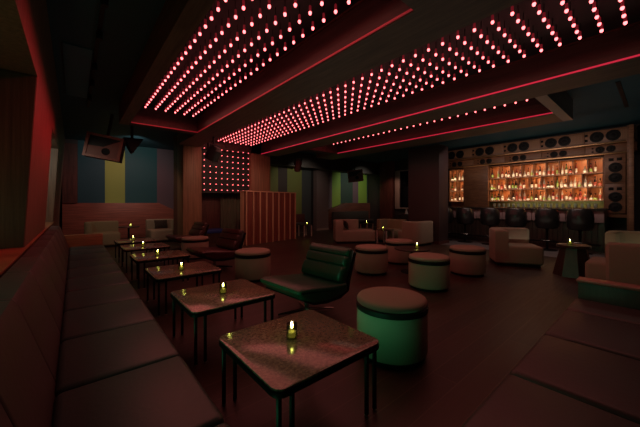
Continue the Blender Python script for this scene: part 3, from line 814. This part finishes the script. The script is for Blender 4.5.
# glassware along the back counter
gl = MB().lathe([(.03, 0), (.036, .01), (.040, .12), (.037, .12), (.033, .014), (0, .012)], n=14).build('drinking_glass', 'glassware')
gm = gl.data; bpy.data.objects.remove(gl)
for i in range(22):
    y = 1.22+i*.145
    if 3.95 < y < 5.0: continue
    o = bpy.data.objects.new('drinking_glass', gm); COL.objects.link(o); o.location = (11.34, y, 1.161)
    tag(o, 'clear drinking glass in the row on the counter under the bottle shelves', 'glass', 'drinking glasses under the bottle shelves')

# ================================================================ LIGHT
def area(name, loc, rot_, sx, sy, power, col, spread=None):
    l = bpy.data.lights.new(name, 'AREA'); l.shape = 'RECTANGLE'; l.size = sx; l.size_y = sy; l.energy = power; l.color = col
    if spread: l.spread = spread
    o = bpy.data.objects.new(name, l); COL.objects.link(o); o.location = loc; o.rotation_euler = rot_; return o
def aim(o, tgt):
    d = Vector(tgt)-Vector(o.location); o.rotation_euler = d.to_track_quat('-Z', 'Y').to_euler()
def spotl(name, loc, tgt, power, col, ang=60, blend=.6, r=.05):
    l = bpy.data.lights.new(name, 'SPOT'); l.energy = power; l.color = col; l.spot_size = math.radians(ang); l.spot_blend = blend; l.shadow_soft_size = r
    o = bpy.data.objects.new(name, l); COL.objects.link(o); o.location = loc; aim(o, tgt); return o
# green glow of a lamp inside the first opening of the left wall, added pale fill light in the second
o = area('niche_light', (-1.0, 2.0, 1.6), (0, 0, 0), 2.0, .9, 3, (.25, 1, .55), math.radians(105)); aim(o, (2.5, 2.2, .5))
# added green fill light, low along the front of the banquette
o = area('low_green_fill', (.50, 2.1, .27), (0, 0, 0), .04, 2.0, .95, (.12, 1, .42), math.radians(48)); o.rotation_euler = (0, math.radians(-99), 0)
o = area('niche_light', (-.75, 7.6, 2.5), (0, 0, 0), .3, .6, 12, (1, .9, .7)); aim(o, (-.75, 8.9, 1.4))
o = area('niche_light', (-.8, 2.6, .95), (0, 0, 0), .3, 1.2, 2.2, (.8, 1, .45)); aim(o, (-.75, 3.0, 2.5))
# spots washing the striped walls
spotl('wall_wash', (1.6, 10.6, 3.3), (1.5, 13, 2.0), 40, (1, .93, .82), 110)
spotl('wall_wash', (1.4, 11.2, 3.3), (1.4, 12.9, .9), 26, (1, .22, .18), 120)  # added red fill on the far left wainscot
spotl('wall_wash', (11.4, 9.0, 2.8), (11.5, 10.8, 1.9), 36, (1, .95, .75), 100)
spotl('wall_wash', (11.2, 9.2, 2.8), (11.4, 10.6, .9), 10, (1, .4, .3), 100)  # added reddish fill on the far right wainscot
spotl('wall_wash', (7.6, 9.0, 2.9), (7.8, 10.8, 1.6), 24, (1, .85, .65), 110)
spotl('wall_wash', (11.3, 8.3, 2.6), (12.6, 8.9, 1.5), 22, (1, .5, .35), 80)  # added fill on the maroon post and window frame
# added warm fill on the piers, the booth and the alcove
spotl('warm_fill', (3.4, 6.8, 2.95), (3.6, 9.3, 1.0), 34, (1, .62, .38), 95)
spotl('warm_fill', (5.5, 6.4, 2.95), (5.0, 8.6, .9), 20, (1, .50, .34), 80)
# added dim warm fill spots over the seating
for p, tg, e in (((8.6, 2.2, 3.4), (7.2, 1.6, .5), 11), ((8.0, 6.2, 3.4), (7.9, 6.0, .4), 5), ((1.6, 9.4, 3.3), (1.7, 11, .4), 36)):
    spotl('warm_fill', p, tg, e, (1, .70, .45), 80)
o = area('bar_front_fill', (8.9, 2.5, 2.98), (0, 0, 0), 3.2, .2, 22, (1, .70, .60)); aim(o, (10.4, 2.5, .8))  # added fill light on the bar front and stool tops
# added fill lights for the room's dim general light
for x, y, z, sx, sy, e in ((1.64, 4.4, 3.22, 1.2, 5.6, 5), (4.0, 4.3, 3.22, 1.9, 9, 10), (7.5, 3.5, 3.02, .5, 8, 5), (.84, 4.5, 3.02, .12, 6, 1.5)):
    area('house_fill', (x, y, z), (0, 0, 0), sx, sy, e, (1, .72, .54))
# red glow of the lamp coffers
for x, y, sx, sy, e in ((1.6, 4.5, 1.1, 5.6, 14), (4.0, 4.5, 1.6, 9, 18), (6.4, 4.4, .9, 5.6, 7)):
    area('coffer_glow', (x, y, 3.25), (0, 0, 0), sx, sy, e, (1, .03, .05))
# added low fill lights, facing up to brighten the ceiling frames
for p, sx, sy, e in (((4.4, 4.0, .52), 2.5, 5, 9), ((8.0, 1.8, .5), 1.6, 4, 7)):
    area('up_fill', p, (PI, 0, 0), sx, sy, e, (1, .80, .62))
# added red fill light that reddens the left wall
o = area('red_wall_fill', (.80, 5.0, 3.0), (0, 0, 0), 4.5, .1, 13, (1, .012, .035), math.radians(62)); aim(o, (-.35, 5.0, 2.1))
# shelf lamps: small warm lamps in the top of each box
for r, (z, zt) in enumerate(zip(SH, tops)):
    off = .12 if r == 1 else 0
    for c in range(NC):
        y = MAIN[0]+c*CW+off*(c > 0)+.07+(c*37 % 5)*.02
        area('shelf_lamp', (SX0+.03, y, zt-.03), (0, -.35, 0), .05, .12, 1.1+.5*((c*5+r*3) % 3), (1, .52, .20))
    for y in (5.1, 5.38): area('shelf_lamp', (SX0+.03, y, zt-.03), (0, -.35, 0), .05, .1, 1.0, (1, .55, .25))
for z in SH:
    o = area('shelf_edge_lamp', (SX0-.04, 2.55, z+.02), (0, 0, 0), .02, 2.9, 2.8, (1, .72, .46)); o.rotation_euler = (0, math.radians(-105), 0)
    o = area('shelf_edge_lamp', (SX0-.04, 5.22, z+.02), (0, 0, 0), .02, .5, .6, (1, .72, .46)); o.rotation_euler = (0, math.radians(-105), 0)
# green glow over the back counter, added warm fill on the speakers
area('counter_lamp', (11.47, 2.3, 1.348), (0, -.3, 0), .08, 2.4, 4.0, (.50, 1, .42))
o = area('speaker_fill', (10.7, 3.0, 2.5), (0, 0, 0), .1, 4.4, 2.3, (1, .6, .35)); o.rotation_euler = (0, math.radians(-115), 0)

w = bpy.data.worlds.new('world'); sc.world = w; w.use_nodes = True
w.node_tree.nodes['Background'].inputs[0].default_value = (0, 0, 0, 1)
vs = sc.view_settings
sc.display_settings.display_device = 'sRGB'
vs.view_transform = 'Standard'; vs.look = 'None'; vs.gamma = 1; vs.use_curve_mapping = False; vs.exposure = 0
sc.cycles.use_denoising = True
sc.cycles.use_light_tree = True
sc.cycles.caustics_reflective = False; sc.cycles.caustics_refractive = False
sc.cycles.max_bounces = 8
